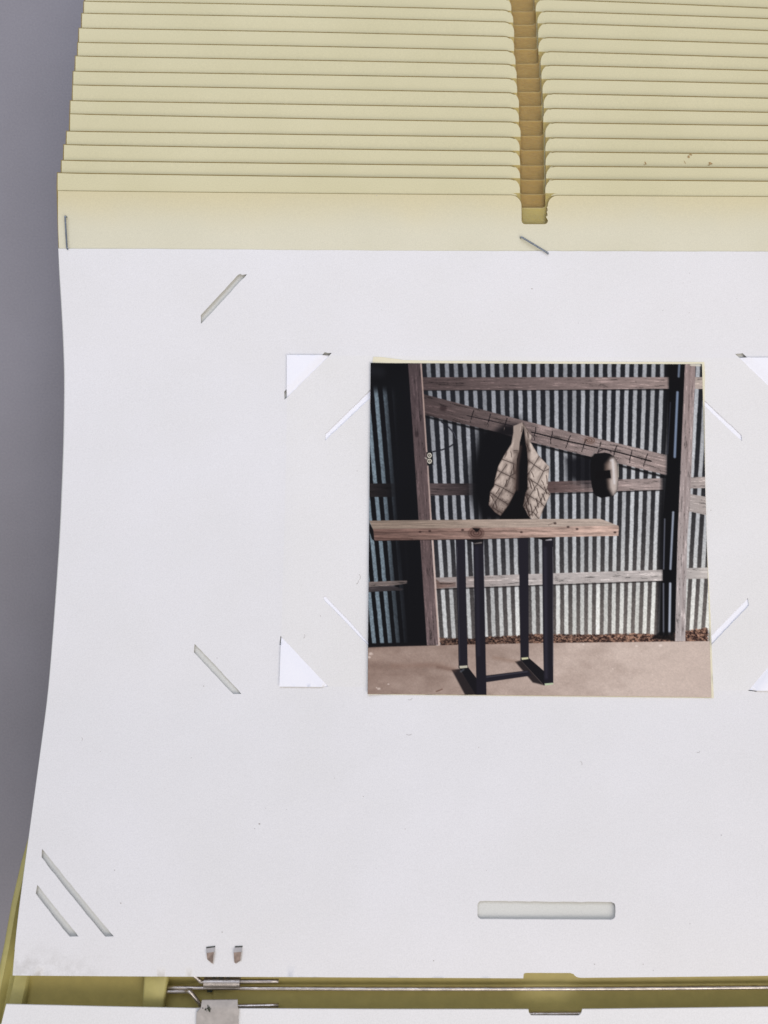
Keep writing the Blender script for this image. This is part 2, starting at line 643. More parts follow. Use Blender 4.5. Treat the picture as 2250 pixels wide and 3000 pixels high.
SLOTS = {
    'o1': [(588, 923), (697, 805), (703, 802), (709, 804.5), (724, 803), (589, 949)],
    'o2': [(570.5, 1886), (707.6, 2033), (683.5, 2034), (655, 2006), (640, 1989), (568, 1911)],
    'o3': [(124, 2485), (334.5, 2743.6), (308.5, 2744), (122, 2511)],
    'o4': [(109.6, 2591), (231.7, 2742.5), (204.6, 2743.6), (105.8, 2618)],
    'm1': [(833, 1147), (952, 1032), (959, 1034.5), (972, 1034.5), (834, 1171)],
    'm2': [(2153.5, 1036), (2176, 1035), (2300, 1152), (2300, 1176)],
    'm3': [(822.5, 1863), (961.5, 2010.5), (937, 2012), (818.5, 1888)],
    'm4': [(2300, 1895), (2300, 1920), (2216, 2025.5), (2191, 2024)],
    'i1': [(953, 1271), (1073, 1153), (1100, 1127), (1100, 1152), (953, 1291)],
    'i2': [(2040, 1150), (2069, 1178), (2172.5, 1274), (2173.5, 1292), (2158, 1279), (2040, 1166)],
    'i3': [(946, 1748), (953, 1745), (975, 1768), (1000, 1794), (1020, 1815), (1073, 1874), (1090, 1895), (1086, 1899), (1060, 1872), (1040, 1850), (1010, 1819), (992, 1800), (953, 1762)],
    'i4': [(2190, 1751.5), (2194.5, 1774), (2082, 1891), (2055, 1919), (2055, 1890)],
}
label_hole = []
for cx, cy, a0 in ((1411, 2652, 180), (1790, 2654, 270), (1790, 2682, 0), (1411, 2681, 90)):
    label_hole += fillet(cx, cy, 12, a0, a0 + 90, 5)
label_hole = densify(label_hole, 14)
label_hole = [(x + (random.uniform(-2.0, 1.2) if x > 1785 and y < 2672 else 0), y + random.uniform(-0.9, 0.9) * (1 if y < 2660 else 0.35)) for x, y in label_hole]

page_px = ([(x, 727 + 8.5 * ((x - 172) / 1000.0) - 1.75 * ((x - 172) / 1000.0) ** 2 + random.uniform(-.5, .5)) for x in np.linspace(171, 2330, 90)]
           + [(2520, 737), (2520, 2856), (2330, 2857.5), (1990, 2861), (1700, 2864)]
           + [(1690, 2862), (1683, 2857), (1680, 2853), (1676, 2852), (1671, 2850)]
           + [(1540, 2850), (1536, 2851.5), (1534, 2855), (1533, 2866)]
           + [(1125, 2865), (573, 2861.5), (300, 2857), (38, 2853)])
page_uv = uvs(page_px)
# the long left edge is straight on the paper
lu = S_uv(171, 727)[0]
page_uv = [(u if u > 400 else lu + (random.uniform(-.4, .4)), v) for u, v in page_uv]
holes = []
for key, poly in SLOTS.items():
    holes.append(rough_edge(densify(uvs(poly), 14), 0.7))
holes.append(uvs(label_hole))

# mount card sits just under the page and lifts it by a hair
MC = uvs([(841, 1041), (2287, 1049), (2322, 2023), (819, 2010)])


def dist_in(poly, u, v):
    """signed distance to the sides of a convex quad (positive inside)"""
    d = 1e9
    n = len(poly)
    for i in range(n):
        (x1, y1), (x2, y2) = poly[i], poly[(i + 1) % n]
        l = math.dist(poly[i], poly[(i + 1) % n])
        d = min(d, ((x2 - x1) * (v - y1) - (y2 - y1) * (u - x1)) / l)
    return d


def page_lift(u, v):
    w = 0.00022 * math.sin(u / 260.0 + 0.7) * math.sin(v / 330.0 + 0.4)
    return w + 0.00020 * soft(-9, 9, dist_in(MC, u, v))


def page_surf(u, v, dz=0.0):
    return on_page(u, v, page_lift(u, v) + dz)


sheet("page_sheet", page_uv, holes, page_surf, 0.00032, [M['page'], M['showthrough']], page, grid=24, step=16, zones=[(MC, 1)])


def staple(px0, px1, lift=0.0):
    a, b = (S_uv(*q) for q in (px0, px1))
    r = 0.00033
    d0, d1 = 0.0006, 0.0006
    A, B = on_page(*a, d0), on_page(*b, d1)
    ax = (B - A).normalized()
    pts = [A - Vector((0, 0, 0.0018)), A - Vector((0, 0, 0.0006)) , A + ax * 0.0003 + Vector((0, 0, 0.00005)), A + ax * 0.001 + Vector((0, 0, 0.0001)),
           (A + B) / 2 + Vector((0, 0, 0.00012)), B - ax * 0.001 + Vector((0, 0, 0.0001)), B - ax * 0.0003 + Vector((0, 0, 0.00005)), B - Vector((0, 0, 0.0006)), B - Vector((0, 0, 0.0018))]
    tube("staple", pts, r, M['staple'], page, seg=10)


staple((193, 634), (198.5, 730))
staple((1525.5, 695.5), (1605, 743.5))

# lint and specks lying in the paper
def paper_specks():
    spots = [(1558, 846, 2.2), (1046, 1380, 1.6), (939, 1804, 2.2), (759, 2414, 3.0), (354, 2645, 2.6), (1187, 2429, 1.8), (1064, 2334, 1.6), (2112, 2446, 2), (2020, 2705, 1.6), (1883, 2824, 2), (1741, 2824, 2.2),
             (1270, 2815, 2.4), (1913, 2842, 1.8), (650, 2731, 2.2), (778, 2368, 1.4), (1103, 572, 1.6), (636, 1928, 1.6), (596, 2010, 2), (1402, 2190, 1.4), (560, 2220, 1.3), (980, 2280, 1.2)]
    for _ in range(22):
        spots.append((random.uniform(220, 2230), random.choice((random.uniform(760, 1000), random.uniform(2080, 2830))), random.uniform(0.7, 1.4)))
    bm = bmesh.new()
    def poly_at(pts):
        vs = [bm.verts.new(page_surf(*S_uv(x, y), 0.00005)) for x, y in pts]
        f = bm.faces.new(vs)
        f.normal_update()
        if f.normal.z < 0:
            f.normal_flip()
    for x, y, r in spots:
        a0, el = random.uniform(0, 3), random.uniform(0.5, 1)
        poly_at([(x + r * random.uniform(.6, 1.2) * math.cos(t) + .3 * r * el, y + r * el * random.uniform(.6, 1.2) * math.sin(t)) for t in np.linspace(0, 2 * math.pi, 8)[:-1]])
    for x, y, a0, l in ((1052, 1682, 0.6, 16), (1050, 1700, 1.2, 12), (1208, 2045, 1.9, 14), (1206, 2150, 2.2, 16), (892, 1858, 0.9, 12), (240, 2160, 0.7, 10), (1700, 2230, 0.3, 12), (2050, 2200, 1.8, 10)):
        L = [(x + l * t * math.cos(a0 + 0.9 * t), y + l * t * math.sin(a0 + 0.9 * t)) for t in np.linspace(0, 1, 6)]
        for (x1, y1), (x2, y2) in zip(L, L[1:]):
            d = math.dist((x1, y1), (x2, y2))
            nx, ny = -(y2 - y1) / d * 0.5, (x2 - x1) / d * 0.5
            poly_at([(x1 + nx, y1 + ny), (x2 + nx, y2 + ny), (x2 - nx, y2 - ny), (x1 - nx, y1 - ny)])
    me = bpy.data.meshes.new("paper_specks"); bm.to_mesh(me); bm.free()
    me.materials.append(plain("grey_speck", (0.44, 0.41, 0.38), 0.9, 0.1))
    tag(link(bpy.data.objects.new("paper_specks", me), page), kind='stuff')


paper_specks()

# metal clip of the front page: curled sleeve below the edge, two prongs through the paper
def curled_sleeve(name, x0, x1, yc, z, r, parent):
    bm = bmesh.new()
    A, B = at(x0, yc, z), at(x1, yc, z)
    prof = []
    for i in range(22):
        a = math.radians(-150 + 300 * i / 21 - 90 + 90)
        prof.append((math.cos(a), math.sin(a)))
    # flat tongue running up under the page from the curl
    pts = [(-r * math.cos(math.radians(t)), r * math.sin(math.radians(t))) for t in np.linspace(-100, 235, 22)]
    n = len(pts)
    ring = []
    for P in (A, B):
        outer = [bm.verts.new(P + Vector((0, -y * 1.0, z2))) for (y, z2) in pts]
        inn = [bm.verts.new(P + Vector((0, -y * 0.78, z2 * 0.78))) for (y, z2) in pts]
        ring.append((outer, inn))
    (o0, i0), (o1, i1) = ring
    for k in range(n - 1):
        for q in ((o0[k], o0[k + 1], o1[k + 1], o1[k]), (i0[k], i1[k], i1[k + 1], i0[k + 1]),
                  (o0[k], i0[k], i0[k + 1], o0[k + 1]), (o1[k], o1[k + 1], i1[k + 1], i1[k])):
            bm.faces.new(q).smooth = True
    for k in (0, n - 1):
        bm.faces.new((o0[k], o1[k], i1[k], i0[k]))
    bmesh.ops.recalc_face_normals(bm, faces=bm.faces)
    me = bpy.data.meshes.new(name); bm.to_mesh(me); bm.free()
    me.materials.append(M['wire'])
    o = link(bpy.data.objects.new(name, me), parent)
    me.set_sharp_from_angle(angle=math.radians(50))
    return o


ZW = 0.0308                # height of the hinge wires
sleeve = curled_sleeve("clip_sleeve", 599, 703.5, 2876.5, ZW, 0.00165, page)
# small pressed marks on the sleeve's seam
for xa, xb in ((622, 632), (640, 655), (662, 672)):
    prism("seam_mark", [at(xa, 2864.5, ZW + 0.0013), at(xb, 2864.5, ZW + 0.0013), at(xb, 2867, ZW + 0.0013), at(xa, 2867, ZW + 0.0013)][::-1], 0.0004, M['grime'], sleeve, bevel=0.00005, seg=1)


def prong(pts_fold, pts_blade):
    """bent metal tab: raised fold at its root, blade lying on the paper"""
    bm = bmesh.new()
    def slab(pts, lifts, t):
        top = []
        for (x, y), l in zip(pts, lifts):
            u, v = S_uv(x, y)
            top.append(page_surf(u, v, l))
        tv = [bm.verts.new(p) for p in top]
        bv = [bm.verts.new(p - Vector((0, 0, t))) for p in top]
        fs = [bm.faces.new(tv), bm.faces.new(list(reversed(bv)))]
        for i in range(len(tv)):
            bm.faces.new((tv[i], bv[i], bv[(i + 1) % len(tv)], tv[(i + 1) % len(tv)]))
        return fs
    slab(*pts_fold, 0.0003)
    bmesh.ops.recalc_face_normals(bm, faces=bm.faces)
    nf = len(bm.faces)
    slab(*pts_blade, 0.00025)
    bmesh.ops.recalc_face_normals(bm, faces=bm.faces)
    bm.faces.ensure_lookup_table()
    for f in bm.faces[nf:]:
        f.material_index = 1
    pts, lifts = pts_blade
    a, b_ = pts[1], pts[2]
    nf2 = len(bm.faces)
    slab([(a[0] - 1.2, a[1]), (a[0] + 0.9, a[1]), (b_[0] + 0.9, b_[1]), (b_[0] - 1.0, b_[1])], [lifts[1] + 0.00025, lifts[1] + 0.0001, lifts[2] + 0.0001, lifts[2] + 0.00025], 0.0003)
    nf3 = len(bm.faces)
    f0, f1 = pts_fold[0][0], pts_fold[0][1]
    slab([(f0[0] - 0.5, f0[1] - 0.6), (f1[0] + 0.5, f1[1] - 0.6), (f1[0], f1[1] + 1), (f0[0], f0[1] + 1)], [0.0003, 0.0003, 0.0004, 0.0004], 0.0003)
    bm.faces.ensure_lookup_table()
    for f in bm.faces[nf3:]:
        f.material_index = 2
    bmesh.ops.recalc_face_normals(bm, faces=bm.faces[nf2:])
    me = bpy.data.meshes.new("prong"); bm.to_mesh(me); bm.free()
    me.materials.append(M['plate']); me.materials.append(M['prong']); me.materials.append(M['grime'])
    return link(bpy.data.objects.new("prong", me), sleeve)


prong(([(605, 2775), (630.5, 2772), (630, 2784), (607, 2787)], [0.0002, 0.0002, 0.0010, 0.0010]),
      ([(607, 2787.2), (630, 2784.2), (625, 2821), (621, 2820), (608, 2808)], [0.0009, 0.0009, 0.0004, 0.0004, 0.0005]))
prong(([(689, 2773), (710.5, 2772), (709, 2784), (686, 2786)], [0.0002, 0.0002, 0.0010, 0.0010]),
      ([(686, 2786.2), (709, 2784.2), (706, 2811), (692, 2821), (687, 2818)], [0.0009, 0.0009, 0.0005, 0.0004, 0.0004]))

# ------------------------------------------------------------------ mount card behind the page, corners out through the slits
HYP = [(uvs([(971, 1035.5), (834, 1171.5)]), MC[0]), (uvs([(2153.5, 1036), (2300, 1176)]), MC[1]),
       (uvs([(2300, 1895), (2191, 2024)]), MC[2]), (uvs([(822.5, 1863), (961.5, 2010.5)]), MC[3])]


def mount_surf(u, v):
    dz = -0.00046
    for (a, b), c in HYP:
        nx, ny = -(b[1] - a[1]), (b[0] - a[0])
        l = math.hypot(nx, ny)
        s = ((c[0] - a[0]) * nx + (c[1] - a[1]) * ny)
        sg = 1 if s > 0 else -1
        d = sg * ((u - a[0]) * nx + (v - a[1]) * ny) / l
        if d > -2:
            dz = max(dz, -0.00046 + 0.00125 * soft(1.0, 15, d))
    return page_surf(u, v, dz)


o = sheet("mount_card", MC, [], mount_surf, 0.00025, [M['mount']], None, grid=14, step=7)
tag(o, "bright white card tucked behind the page, its triangular corners poking out through slits", "card")

# ------------------------------------------------------------------ the printed photograph
PQ = [(1086, 1064), (2056, 1067), (2083, 2042), (1077, 2032.5)]       # picture corners TL TR BR BL
NP = 560


def vnoise(x, y, seed, oct=4, pers=0.5):
    r = np.random.RandomState(seed)
    out = np.zeros_like(x)
    amp, tot = 1.0, 0.0
    for o_ in range(oct):
        G = r.rand(256, 256)
        xi, yi = np.floor(x).astype(int), np.floor(y).astype(int)
        fx, fy = x - xi, y - yi
        fx, fy = fx * fx * (3 - 2 * fx), fy * fy * (3 - 2 * fy)
        g = lambda a, b: G[b % 256, a % 256]
        n = (g(xi, yi) * (1 - fx) + g(xi + 1, yi) * fx) * (1 - fy) + (g(xi, yi + 1) * (1 - fx) + g(xi + 1, yi + 1) * fx) * fy
        out += amp * n
        tot += amp
        amp *= pers
        x, y = x * 2.03 + 17.3, y * 2.03 + 5.1
    return out / tot


def T(ox, oy, s):
    return lambda pts: [(ox + x / s, oy + y / s) for x, y in pts]


T1, T2, T3, T4 = T(1050, 1030, 3.016), T(1550, 1030, 3.016), T(1050, 1520, 3.016), T(1550, 1520, 3.016)
T6, T7 = T(1400, 1230, 6.636), T(1700, 1280, 11.06)


def paint_picture():
    a, b = np.meshgrid(np.linspace(0, 1, NP), np.linspace(0, 1, NP))
    tl, tr, br, bl = [np.array(q) for q in PQ]
    X = (1 - b) * ((1 - a) * tl[0] + a * tr[0]) + b * ((1 - a) * bl[0] + a * br[0])
    Y = (1 - b) * ((1 - a) * tl[1] + a * tr[1]) + b * ((1 - a) * bl[1] + a * br[1])
    IMG = np.zeros((NP, NP, 3))
    wob = 0.0

    def sdist(poly):
        """signed distance, >0 inside"""
        d = np.full(X.shape, 1e9)
        n = len(poly)
        for i in range(n):
            (x1, y1), (x2, y2) = poly[i], poly[(i + 1) % n]
            ex, ey = x2 - x1, y2 - y1
            t = np.clip(((X - x1) * ex + (Y - y1) * ey) / (ex * ex + ey * ey + 1e-9), 0, 1)
            d = np.minimum(d, (X - x1 - t * ex) ** 2 + (Y - y1 - t * ey) ** 2)
        d = np.sqrt(d)
        return np.where(inside(poly, X, Y), d, -d)

    def ss(e0, e1, x):
        t = np.clip((x - e0) / (e1 - e0), 0, 1)
        return t * t * (3 - 2 * t)

    def put(mask, col):
        nonlocal IMG
        col = np.asarray(col, float)
        if col.ndim == 1:
            col = np.broadcast_to(col, IMG.shape)
        IMG = IMG * (1 - mask[..., None]) + col * mask[..., None]

    def poly(pts, col, w=1.3, alpha=1.0):
        put(ss(-w, w, sdist(pts)) * alpha, col)

    def line(pts, w, col, alpha=1.0, soft_=1.0):
        d = np.full(X.shape, 1e9)
        for (x1, y1), (x2, y2) in zip(pts, pts[1:]):
            ex, ey = x2 - x1, y2 - y1
            t = np.clip(((X - x1) * ex + (Y - y1) * ey) / (ex * ex + ey * ey + 1e-9), 0, 1)
            d = np.minimum(d, (X - x1 - t * ex) ** 2 + (Y - y1 - t * ey) ** 2)
        put(ss(w / 2 + soft_, w / 2 - soft_, np.sqrt(d)) * alpha, col)

    def blend(c0, c1, t):
        t = np.clip(t, 0, 1)[..., None]
        return np.array(c0) * (1 - t) + np.array(c1) * t

    # --- corrugated iron wall
    k = 0.00015
    dy = Y - 1080
    x0 = (X - dy * k * 1683) / (1 - dy * k)
    ph = np.where(x0 < 1682, (x0 - 1255.6) / 26.7, 16.0 + (x0 - 1682.6) / 25.8)
    ph = ph + 0.05 * (vnoise(np.round(ph) * 3.1, Y / 70.0, 3, 2) - 0.5) + 0.05 * (vnoise(np.round(ph) * 7.7, Y / 9.0, 31, 2) - 0.5)
    w = np.cos(2 * np.pi * ph) * 0.5 + 0.5
    low = ss(1480, 1880, Y)
    rgt = ss(1250, 1950, X)
    band = ss(0.36 - 0.06 * low - 0.05 * rgt, 0.80 - 0.06 * low, w)
    galv = vnoise(X / 3.2, Y / 3.8, 5, 3)
    lightc = blend((124, 127, 131), (196, 197, 194), 0.35 * rgt + 0.45 * low + 0.25 * ss(1090, 1350, Y)) + (low * (0.4 + 0.6 * rgt))[..., None] * np.array([14, 13, 6])
    lightc = lightc * (0.86 + 0.28 * galv)[..., None]
    perstripe = vnoise(np.floor(ph + 0.5) * 5.3, Y / 300.0, 9, 1)
    lightc = lightc * (0.9 + 0.2 * perstripe)[..., None]
    darkc = blend((26, 27, 31), (84, 79, 75), 0.75 * low + 0.4 * rgt * ss(1150, 1700, Y)) * (0.75 + 0.5 * galv)[..., None]
    darkc = darkc + (ss(1700, 1950, Y) * rgt * 32)[..., None] * np.array([1, 0.93, 0.86])
    wall = darkc * (1 - band[..., None]) + lightc * band[..., None]
    IMG = wall
    # left bay: bluish, falling off into black
    leftbay = X < 1050 + (500 + (Y - 1030) * 0.068 * 3.0) / 3.016
    fall = ss(1165 + (Y - 1160) * 0.03, 1100 + (Y - 1160) * 0.03, X)
    fall = np.maximum(fall, ss(1500, 1900, Y) * ss(1205, 1120, X) * 0.95)
    up = ss(1125, 1165, Y)
    gl = band[..., None] * np.array([98, 112, 116]) * (0.75 + 0.5 * galv)[..., None] * (fall * up)[..., None]
    lb = np.array([9, 9, 12]) + gl
    IMG = np.where(leftbay[..., None], lb, IMG)
    line(T1([(190, 180), (120, 170)]), 30, (26, 27, 31), 0.6, 14)

    # --- shadows on the wall
    sh = sdist(T1([(1080, 690), (1400, 600), (1480, 640), (1500, 1500), (1080, 1500), (990, 1250), (1000, 1000)]))
    put(ss(-26, 20, sh), (8, 8, 11))
    sh = sdist(T2([(470, 900), (580, 850), (640, 1180), (520, 1200), (350, 1120), (330, 950)]))
    shelm = ss(-18, 16, sh)
    put(shelm * 0.93, (12, 12, 16))
    sh = sdist(T2([(1225, 100), (1390, 100), (1330, 1000), (1310, 1700), (1290, 2570), (1150, 2570), (1175, 1500), (1225, 900)]))
    shp = ss(-17, 5, sh)
    put(shp, (9, 9, 12))
    line(T2([(1328, 110), (1322, 220)]), 6, (125, 138, 155), 0.75, 2.5)
    line(T2([(1312, 360), (1288, 930)]), 7, (120, 135, 155), 0.9, 2.5)
    line(T2([(1250, 450), (1225, 900)]), 3, (48, 50, 60), 0.8, 2)
    line(T2([(1275, 1420), (1250, 1920)]), 6, (150, 158, 170), 0.9, 2.5)
    line(T2([(1200, 1480), (1190, 1920)]), 4, (95, 98, 108), 0.8, 2)
    line(T2([(1248, 2050), (1240, 2510)]), 6.5, (165, 172, 182), 0.95, 2.5)
    line(T2([(1188, 2050), (1188, 2500)]), 4, (110, 113, 122), 0.8, 2)

    # --- timber
    def grain(sx, sy, seed, slope=0.0):
        return vnoise((X + (Y - 1500) * 0) / sx, (Y - slope * X) / sy, seed, 5, 0.6)

    def timber(pts, c0, c1, ax, slope=0.0, vert=False, seed=1, w=1.3, contrast=0.55, fadeout=None):
        g = vnoise(X / 42.0, (Y - slope * X) / 4.2, seed, 5, 0.68) if not vert else vnoise((X - slope * Y) / 4.2, Y / 42.0, seed, 5, 0.68)
        cracks = ss(0.36, 0.28, g)
        base = blend(c0, c1, ax) * (1 - contrast / 2 + contrast * g)[..., None]
        lum = base.mean(axis=2, keepdims=True)
        base = lum + (base - lum) * 0.72
        base = base * (1 - 0.30 * cracks + 0.16 * ss(0.62, 0.74, g))[..., None]
        m = ss(-w, w, sdist(pts))
        if fadeout is not None:
            m = m * fadeout
        put(m, base)

    shadevest = 1 - ss(-22, 16, sdist(T1([(1120, 700), (1400, 690), (1480, 700), (1480, 1480), (1080, 1480), (1000, 1250), (1030, 1000)])))
    # top rail
    line(T2([(-960, 342), (1230, 336)]), 4, (10, 9, 11), 0.8, 2)
    timber(T1([(555, 228), (1659, 226), (2300, 226), (2745, 226), (2745, 328), (1659, 338), (560, 342)]), (72, 56, 54), (140, 118, 110), (X - 1240) / 650, 0.0, seed=21,
           fadeout=1 - ss(1952, 1966, X) * 0.97)
    timber(T2([(1465, 226), (1545, 226), (1545, 330), (1465, 330)]), (165, 148, 134), (170, 152, 138), rgt, seed=22)
    # diagonal beam with its shadow below
    line(T1([(590, 575), (1180, 715), (1659, 845), (2720, 1110)]), 6, (8, 8, 10), 0.85, 3)
    timber(T1([(570, 375), (1508, 622), (2728, 915), (2728, 1092), (1508, 796), (1180, 700), (582, 560)]), (70, 54, 52), (142, 122, 114), (X - 1240) / 560, 0.24, seed=23,
           fadeout=(1 - ss(1945, 1962, X) * 0.98) * np.where(shadevest > 0.5, 1, 1))
    put(ss(-12, 14, sdist(T1([(1190, 705), (1280, 640), (1400, 640), (1400, 760), (1180, 760)]))) * 0.9, (9, 8, 11))
    timber(T1([(2220, 770), (2270, 760), (2290, 800), (2250, 830), (2215, 810)]), (95, 66, 50), (95, 66, 50), rgt, seed=41, alpha_=1) if False else None
    d = np.hypot((X - (1550 + 535 / 3.016)) / 1.5, Y - (1030 + 785 / 3.016))
    put(ss(17, 6, d) * (0.45 + 0.4 * np.cos(d * 1.3)), (88, 62, 50))
    d = np.hypot((X - (1050 + 750 / 3.016)) / 1.3, Y - (1030 + 500 / 3.016))
    put(ss(12, 4, d) * 0.7, (38, 28, 28))
    # mid rail
    timber(T1([(95, 1165), (330, 1165), (330, 1285), (95, 1285)]), (34, 28, 28), (14, 12, 14), (X - 1080) / 90, seed=24, fadeout=ss(1170, 1130, X))
    timber(T1([(628, 1165), (1050, 1165), (1050, 1268), (632, 1272)]), (82, 66, 64), (40, 32, 33), (X - 1270) / 110, seed=25, fadeout=shadevest)
    line(T2([(170, 1258), (1180, 1225)]), 3.5, (14, 12, 13), 0.8, 2)
    timber(T2([(150, 1150), (790, 1130), (1190, 1118), (1190, 1220), (790, 1232), (150, 1250)]), (86, 64, 60), (150, 130, 122), (X - 1620) / 240, seed=26,
           fadeout=(1 - 0.97 * ss(1928, 1948, X)) * (1 - 0.55 * shelm))
    timber(T2([(1420, 1112), (1560, 1106), (1560, 1206), (1420, 1210)]), (150, 136, 128), (165, 150, 140), (X - 2020) / 50, seed=27)
    timber(T2([(1405, 1255), (1570, 1285), (1570, 1446), (1405, 1410)]), (158, 146, 138), (165, 152, 142), (X - 2020) / 50, 0.2, seed=28, contrast=0.3)
    # lower rail
    line(T3([(680, 622), (1508, 592), (2690, 550)]), 4, (18, 15, 15), 0.7, 2)
    timber(T3([(680, 520), (1508, 488), (2690, 450), (2690, 546), (1508, 586), (690, 616)]), (140, 124, 116), (172, 162, 154), (X - 1275) / 300, -0.03, seed=29, contrast=0.35,
           fadeout=1 - ss(1935, 1950, X) * 0.97)
    timber(T3([(680, 530), (720, 560), (860, 560), (860, 600), (690, 616)]), (100, 74, 64), (120, 96, 86), (X - 1275) / 60, seed=30, w=3)
    timber(T4([(1385, 436), (1585, 430), (1585, 528), (1385, 532)]), (165, 156, 148), (185, 176, 165), (X - 2010) / 60, seed=32, contrast=0.25)
    timber(T3([(90, 556), (430, 545), (430, 570), (300, 590), (90, 600)]), (122, 106, 98), (96, 82, 76), (X - 1080) / 110, seed=33)
    timber(T3([(90, 600), (300, 590), (400, 620), (380, 632), (90, 646)]), (58, 50, 50), (46, 40, 42), (X - 1080) / 110, seed=34)

    # debris and floor
    deb = sdist(T3([(715, 1050), (1000, 1055), (1120, 1040), (1400, 1030), (1508, 1015), (2000, 1020), (2560, 1010), (2700, 1040), (2820, 1000), (3090, 960), (3090, 1090), (1508, 1105), (720, 1125)]))
    n1 = vnoise(X / 6.0, Y / 4.0, 51, 4, 0.7)
    n2 = vnoise(X / 3.0 + Y / 4.0, Y / 3.0, 52, 3, 0.7)
    debc = blend((40, 26, 24), (152, 118, 98), ss(0.3, 0.72, n1)) * (0.6 + 0.7 * n2)[..., None]
    debc = debc * (0.75 + 0.35 * rgt)[..., None] * (1 - 0.35 * band * 0)[..., None]
    put(ss(-1.5, 2.5, deb + 9 * (n2 - 0.5)), debc)
    put(ss(-4, 4, sdist(T2([(1150, 2480), (1290, 2480), (1290, 2560), (1080, 2535)]))) * 0.85, (10, 9, 11))
    floor = sdist(T3([(60, 1131), (1508, 1100), (3110, 1080), (3200, 1700), (0, 1700)]))
    fn = vnoise(X / 70.0, Y / 40.0, 61, 5, 0.6)
    ff = vnoise(X / 4.0, Y / 3.0, 62, 3, 0.6)
    fc = blend((130, 109, 97), (194, 177, 164), 0.12 + 0.95 * (X - 1090) / 850 + 0.55 * (fn - 0.5)) * (0.95 + 0.1 * ff)[..., None]
    fc = fc * (0.93 + 0.12 * ss(1880, 1960, Y) * 0 + 0.07 * fn)[..., None]
    put(ss(-1.5, 1.5, floor), fc)
    poly(T3([(85, 1098), (700, 1090), (605, 1118), (85, 1134)]), (12, 11, 13), 3)
    for (x, y, r) in ((110, 1190, 8), (180, 1500, 6), (160, 1490, 3), (95, 1220, 6), (265, 1460, 3), (1540 + 1130, 1120, 7), (1508 + 740, 1325, 3), (1508 + 1090, 1378, 3), (1508 + 560, 1320, 2.5),
                      (1508 + 950, 1125, 5), (1508 + 1180, 1460, 3), (1508 + 990, 1190, 2.5), (1508 + 480, 1110, 4)):
        d = np.hypot((X - (1050 + x / 3.016)) * 0.7, Y - (1520 + y / 3.016)) + 3 * (ff - 0.5)
        put(ss(r * 0.75, r * 0.25, d) * 0.55, (222, 208, 196))
    line(T3([(690, 1525), (740, 1505)]), 3, (86, 58, 46), 0.7, 2)
    line(T3([(300, 1300), (700, 1290), (840, 1325)]), 10, (120, 92, 78), 0.35, 10)

    # posts
    timber(T3([(545, 180), (645, 180), (712, 1112), (605, 1118)]), (88, 68, 66), (104, 84, 82), (Y - 1580) / 300, 0.07, True, 35)
    timber(T1([(438, 95), (548, 95), (592, 700), (638, 1490), (532, 1490), (480, 700)]), (70, 55, 56), (92, 72, 70), (Y - 1060) / 500, 0.065, True, 36)
    line(T1([(553, 100), (597, 800), (612, 1000), (640, 1480), (655, 1660), (685, 2200), (712, 2590)]), 4, (176, 152, 140), 0.85, 1.6)
    line(T1([(640, 1480), (655, 1660), (690, 2200), (712, 2590)]), 4.5, (196, 176, 164), 0.6, 1.6)
    d = np.hypot((X - (1050 + 515 / 3.016)), (Y - (1030 + 730 / 3.016)) * 0.6)
    put(ss(8, 3, d) * 0.6, (34, 26, 27))
    timber(T2([(1378, 100), (1472, 100), (1425, 1300), (1398, 1659), (1380, 2560), (1290, 2560), (1312, 1659), (1345, 900)]), (140, 118, 112), (166, 154, 148), (Y - 1060) / 700, -0.03, True, 37, contrast=0.3)
    line(T2([(1425, 120), (1395, 900), (1375, 1400), (1355, 2500)]), 3, (108, 90, 86), 0.35, 4)
    line(T2([(1430, 118), (1510, 122)]), 6, (205, 200, 182), 0.8, 2)

    # wire and hooks on the beam
    line(T1([(960, 566), (1290, 640), (1410, 668)]), 2.6, (20, 17, 20), 0.9, 1)
    line(T2([(20, 712), (345, 792), (630, 855), (800, 892), (1080, 968)]), 3.6, (14, 12, 14), 1.0, 1)
    for i, (x, y) in enumerate([(-505, 570), (-355, 602), (-210, 640), (52, 722), (197, 755), (345, 792), (485, 826), (622, 850), (757, 888), (898, 925), (1030, 955)]):
        b_ = random.uniform(-8, 8)
        line(T2([(x + 15 + b_, y - 50), (x + 8, y - 25), (x, y), (x - 8, y + 30), (x - 12 - b_, y + 58)]), 2.8, (20, 16, 18), 0.95, 0.9)
        line(T2([(x - 6, y + 26), (x - 12, y + 56)]), 1.2, (190, 172, 160), 0.5, 0.8)

    # socket and cable
    line(T1([(735, 622), (800, 670), (842, 720), (858, 770), (845, 815), (800, 845), (740, 868), (660, 884)]), 4.2, (26, 26, 32), 0.97, 1.2)
    line(T1([(805, 672), (846, 722), (862, 770)]), 1.2, (110, 112, 118), 0.6, 0.8)
    poly(T1([(600, 890), (655, 885), (662, 1000), (608, 1008)]), (20, 20, 22), 1.5)
    for cy_ in (918, 968):
        d = np.hypot(X - (1050 + 628 / 3.016), (Y - (1030 + cy_ / 3.016)) * 0.9)
        put(ss(1.6, 0.6, np.abs(d - 5.3)), (205, 198, 180))
        put(ss(1.3, 0.5, np.abs(X - (1050 + 628 / 3.016))) * ss(4, 2, d), (200, 194, 176))
    line(T1([(590, 940), (606, 948)]), 3, (180, 172, 160), 0.8, 1)

    # --- quilted vest
    L = T6([(690, 120), (790, 82), (862, 48), (892, 120), (850, 290), (812, 450), (800, 620), (760, 760), (752, 900), (752, 1100), (738, 1380), (690, 1480), (600, 1660), (440, 1870),
            (330, 1800), (205, 1660), (225, 1520), (235, 1400), (310, 1290), (330, 1160), (395, 900), (470, 760), (560, 610), (650, 470), (690, 250)])
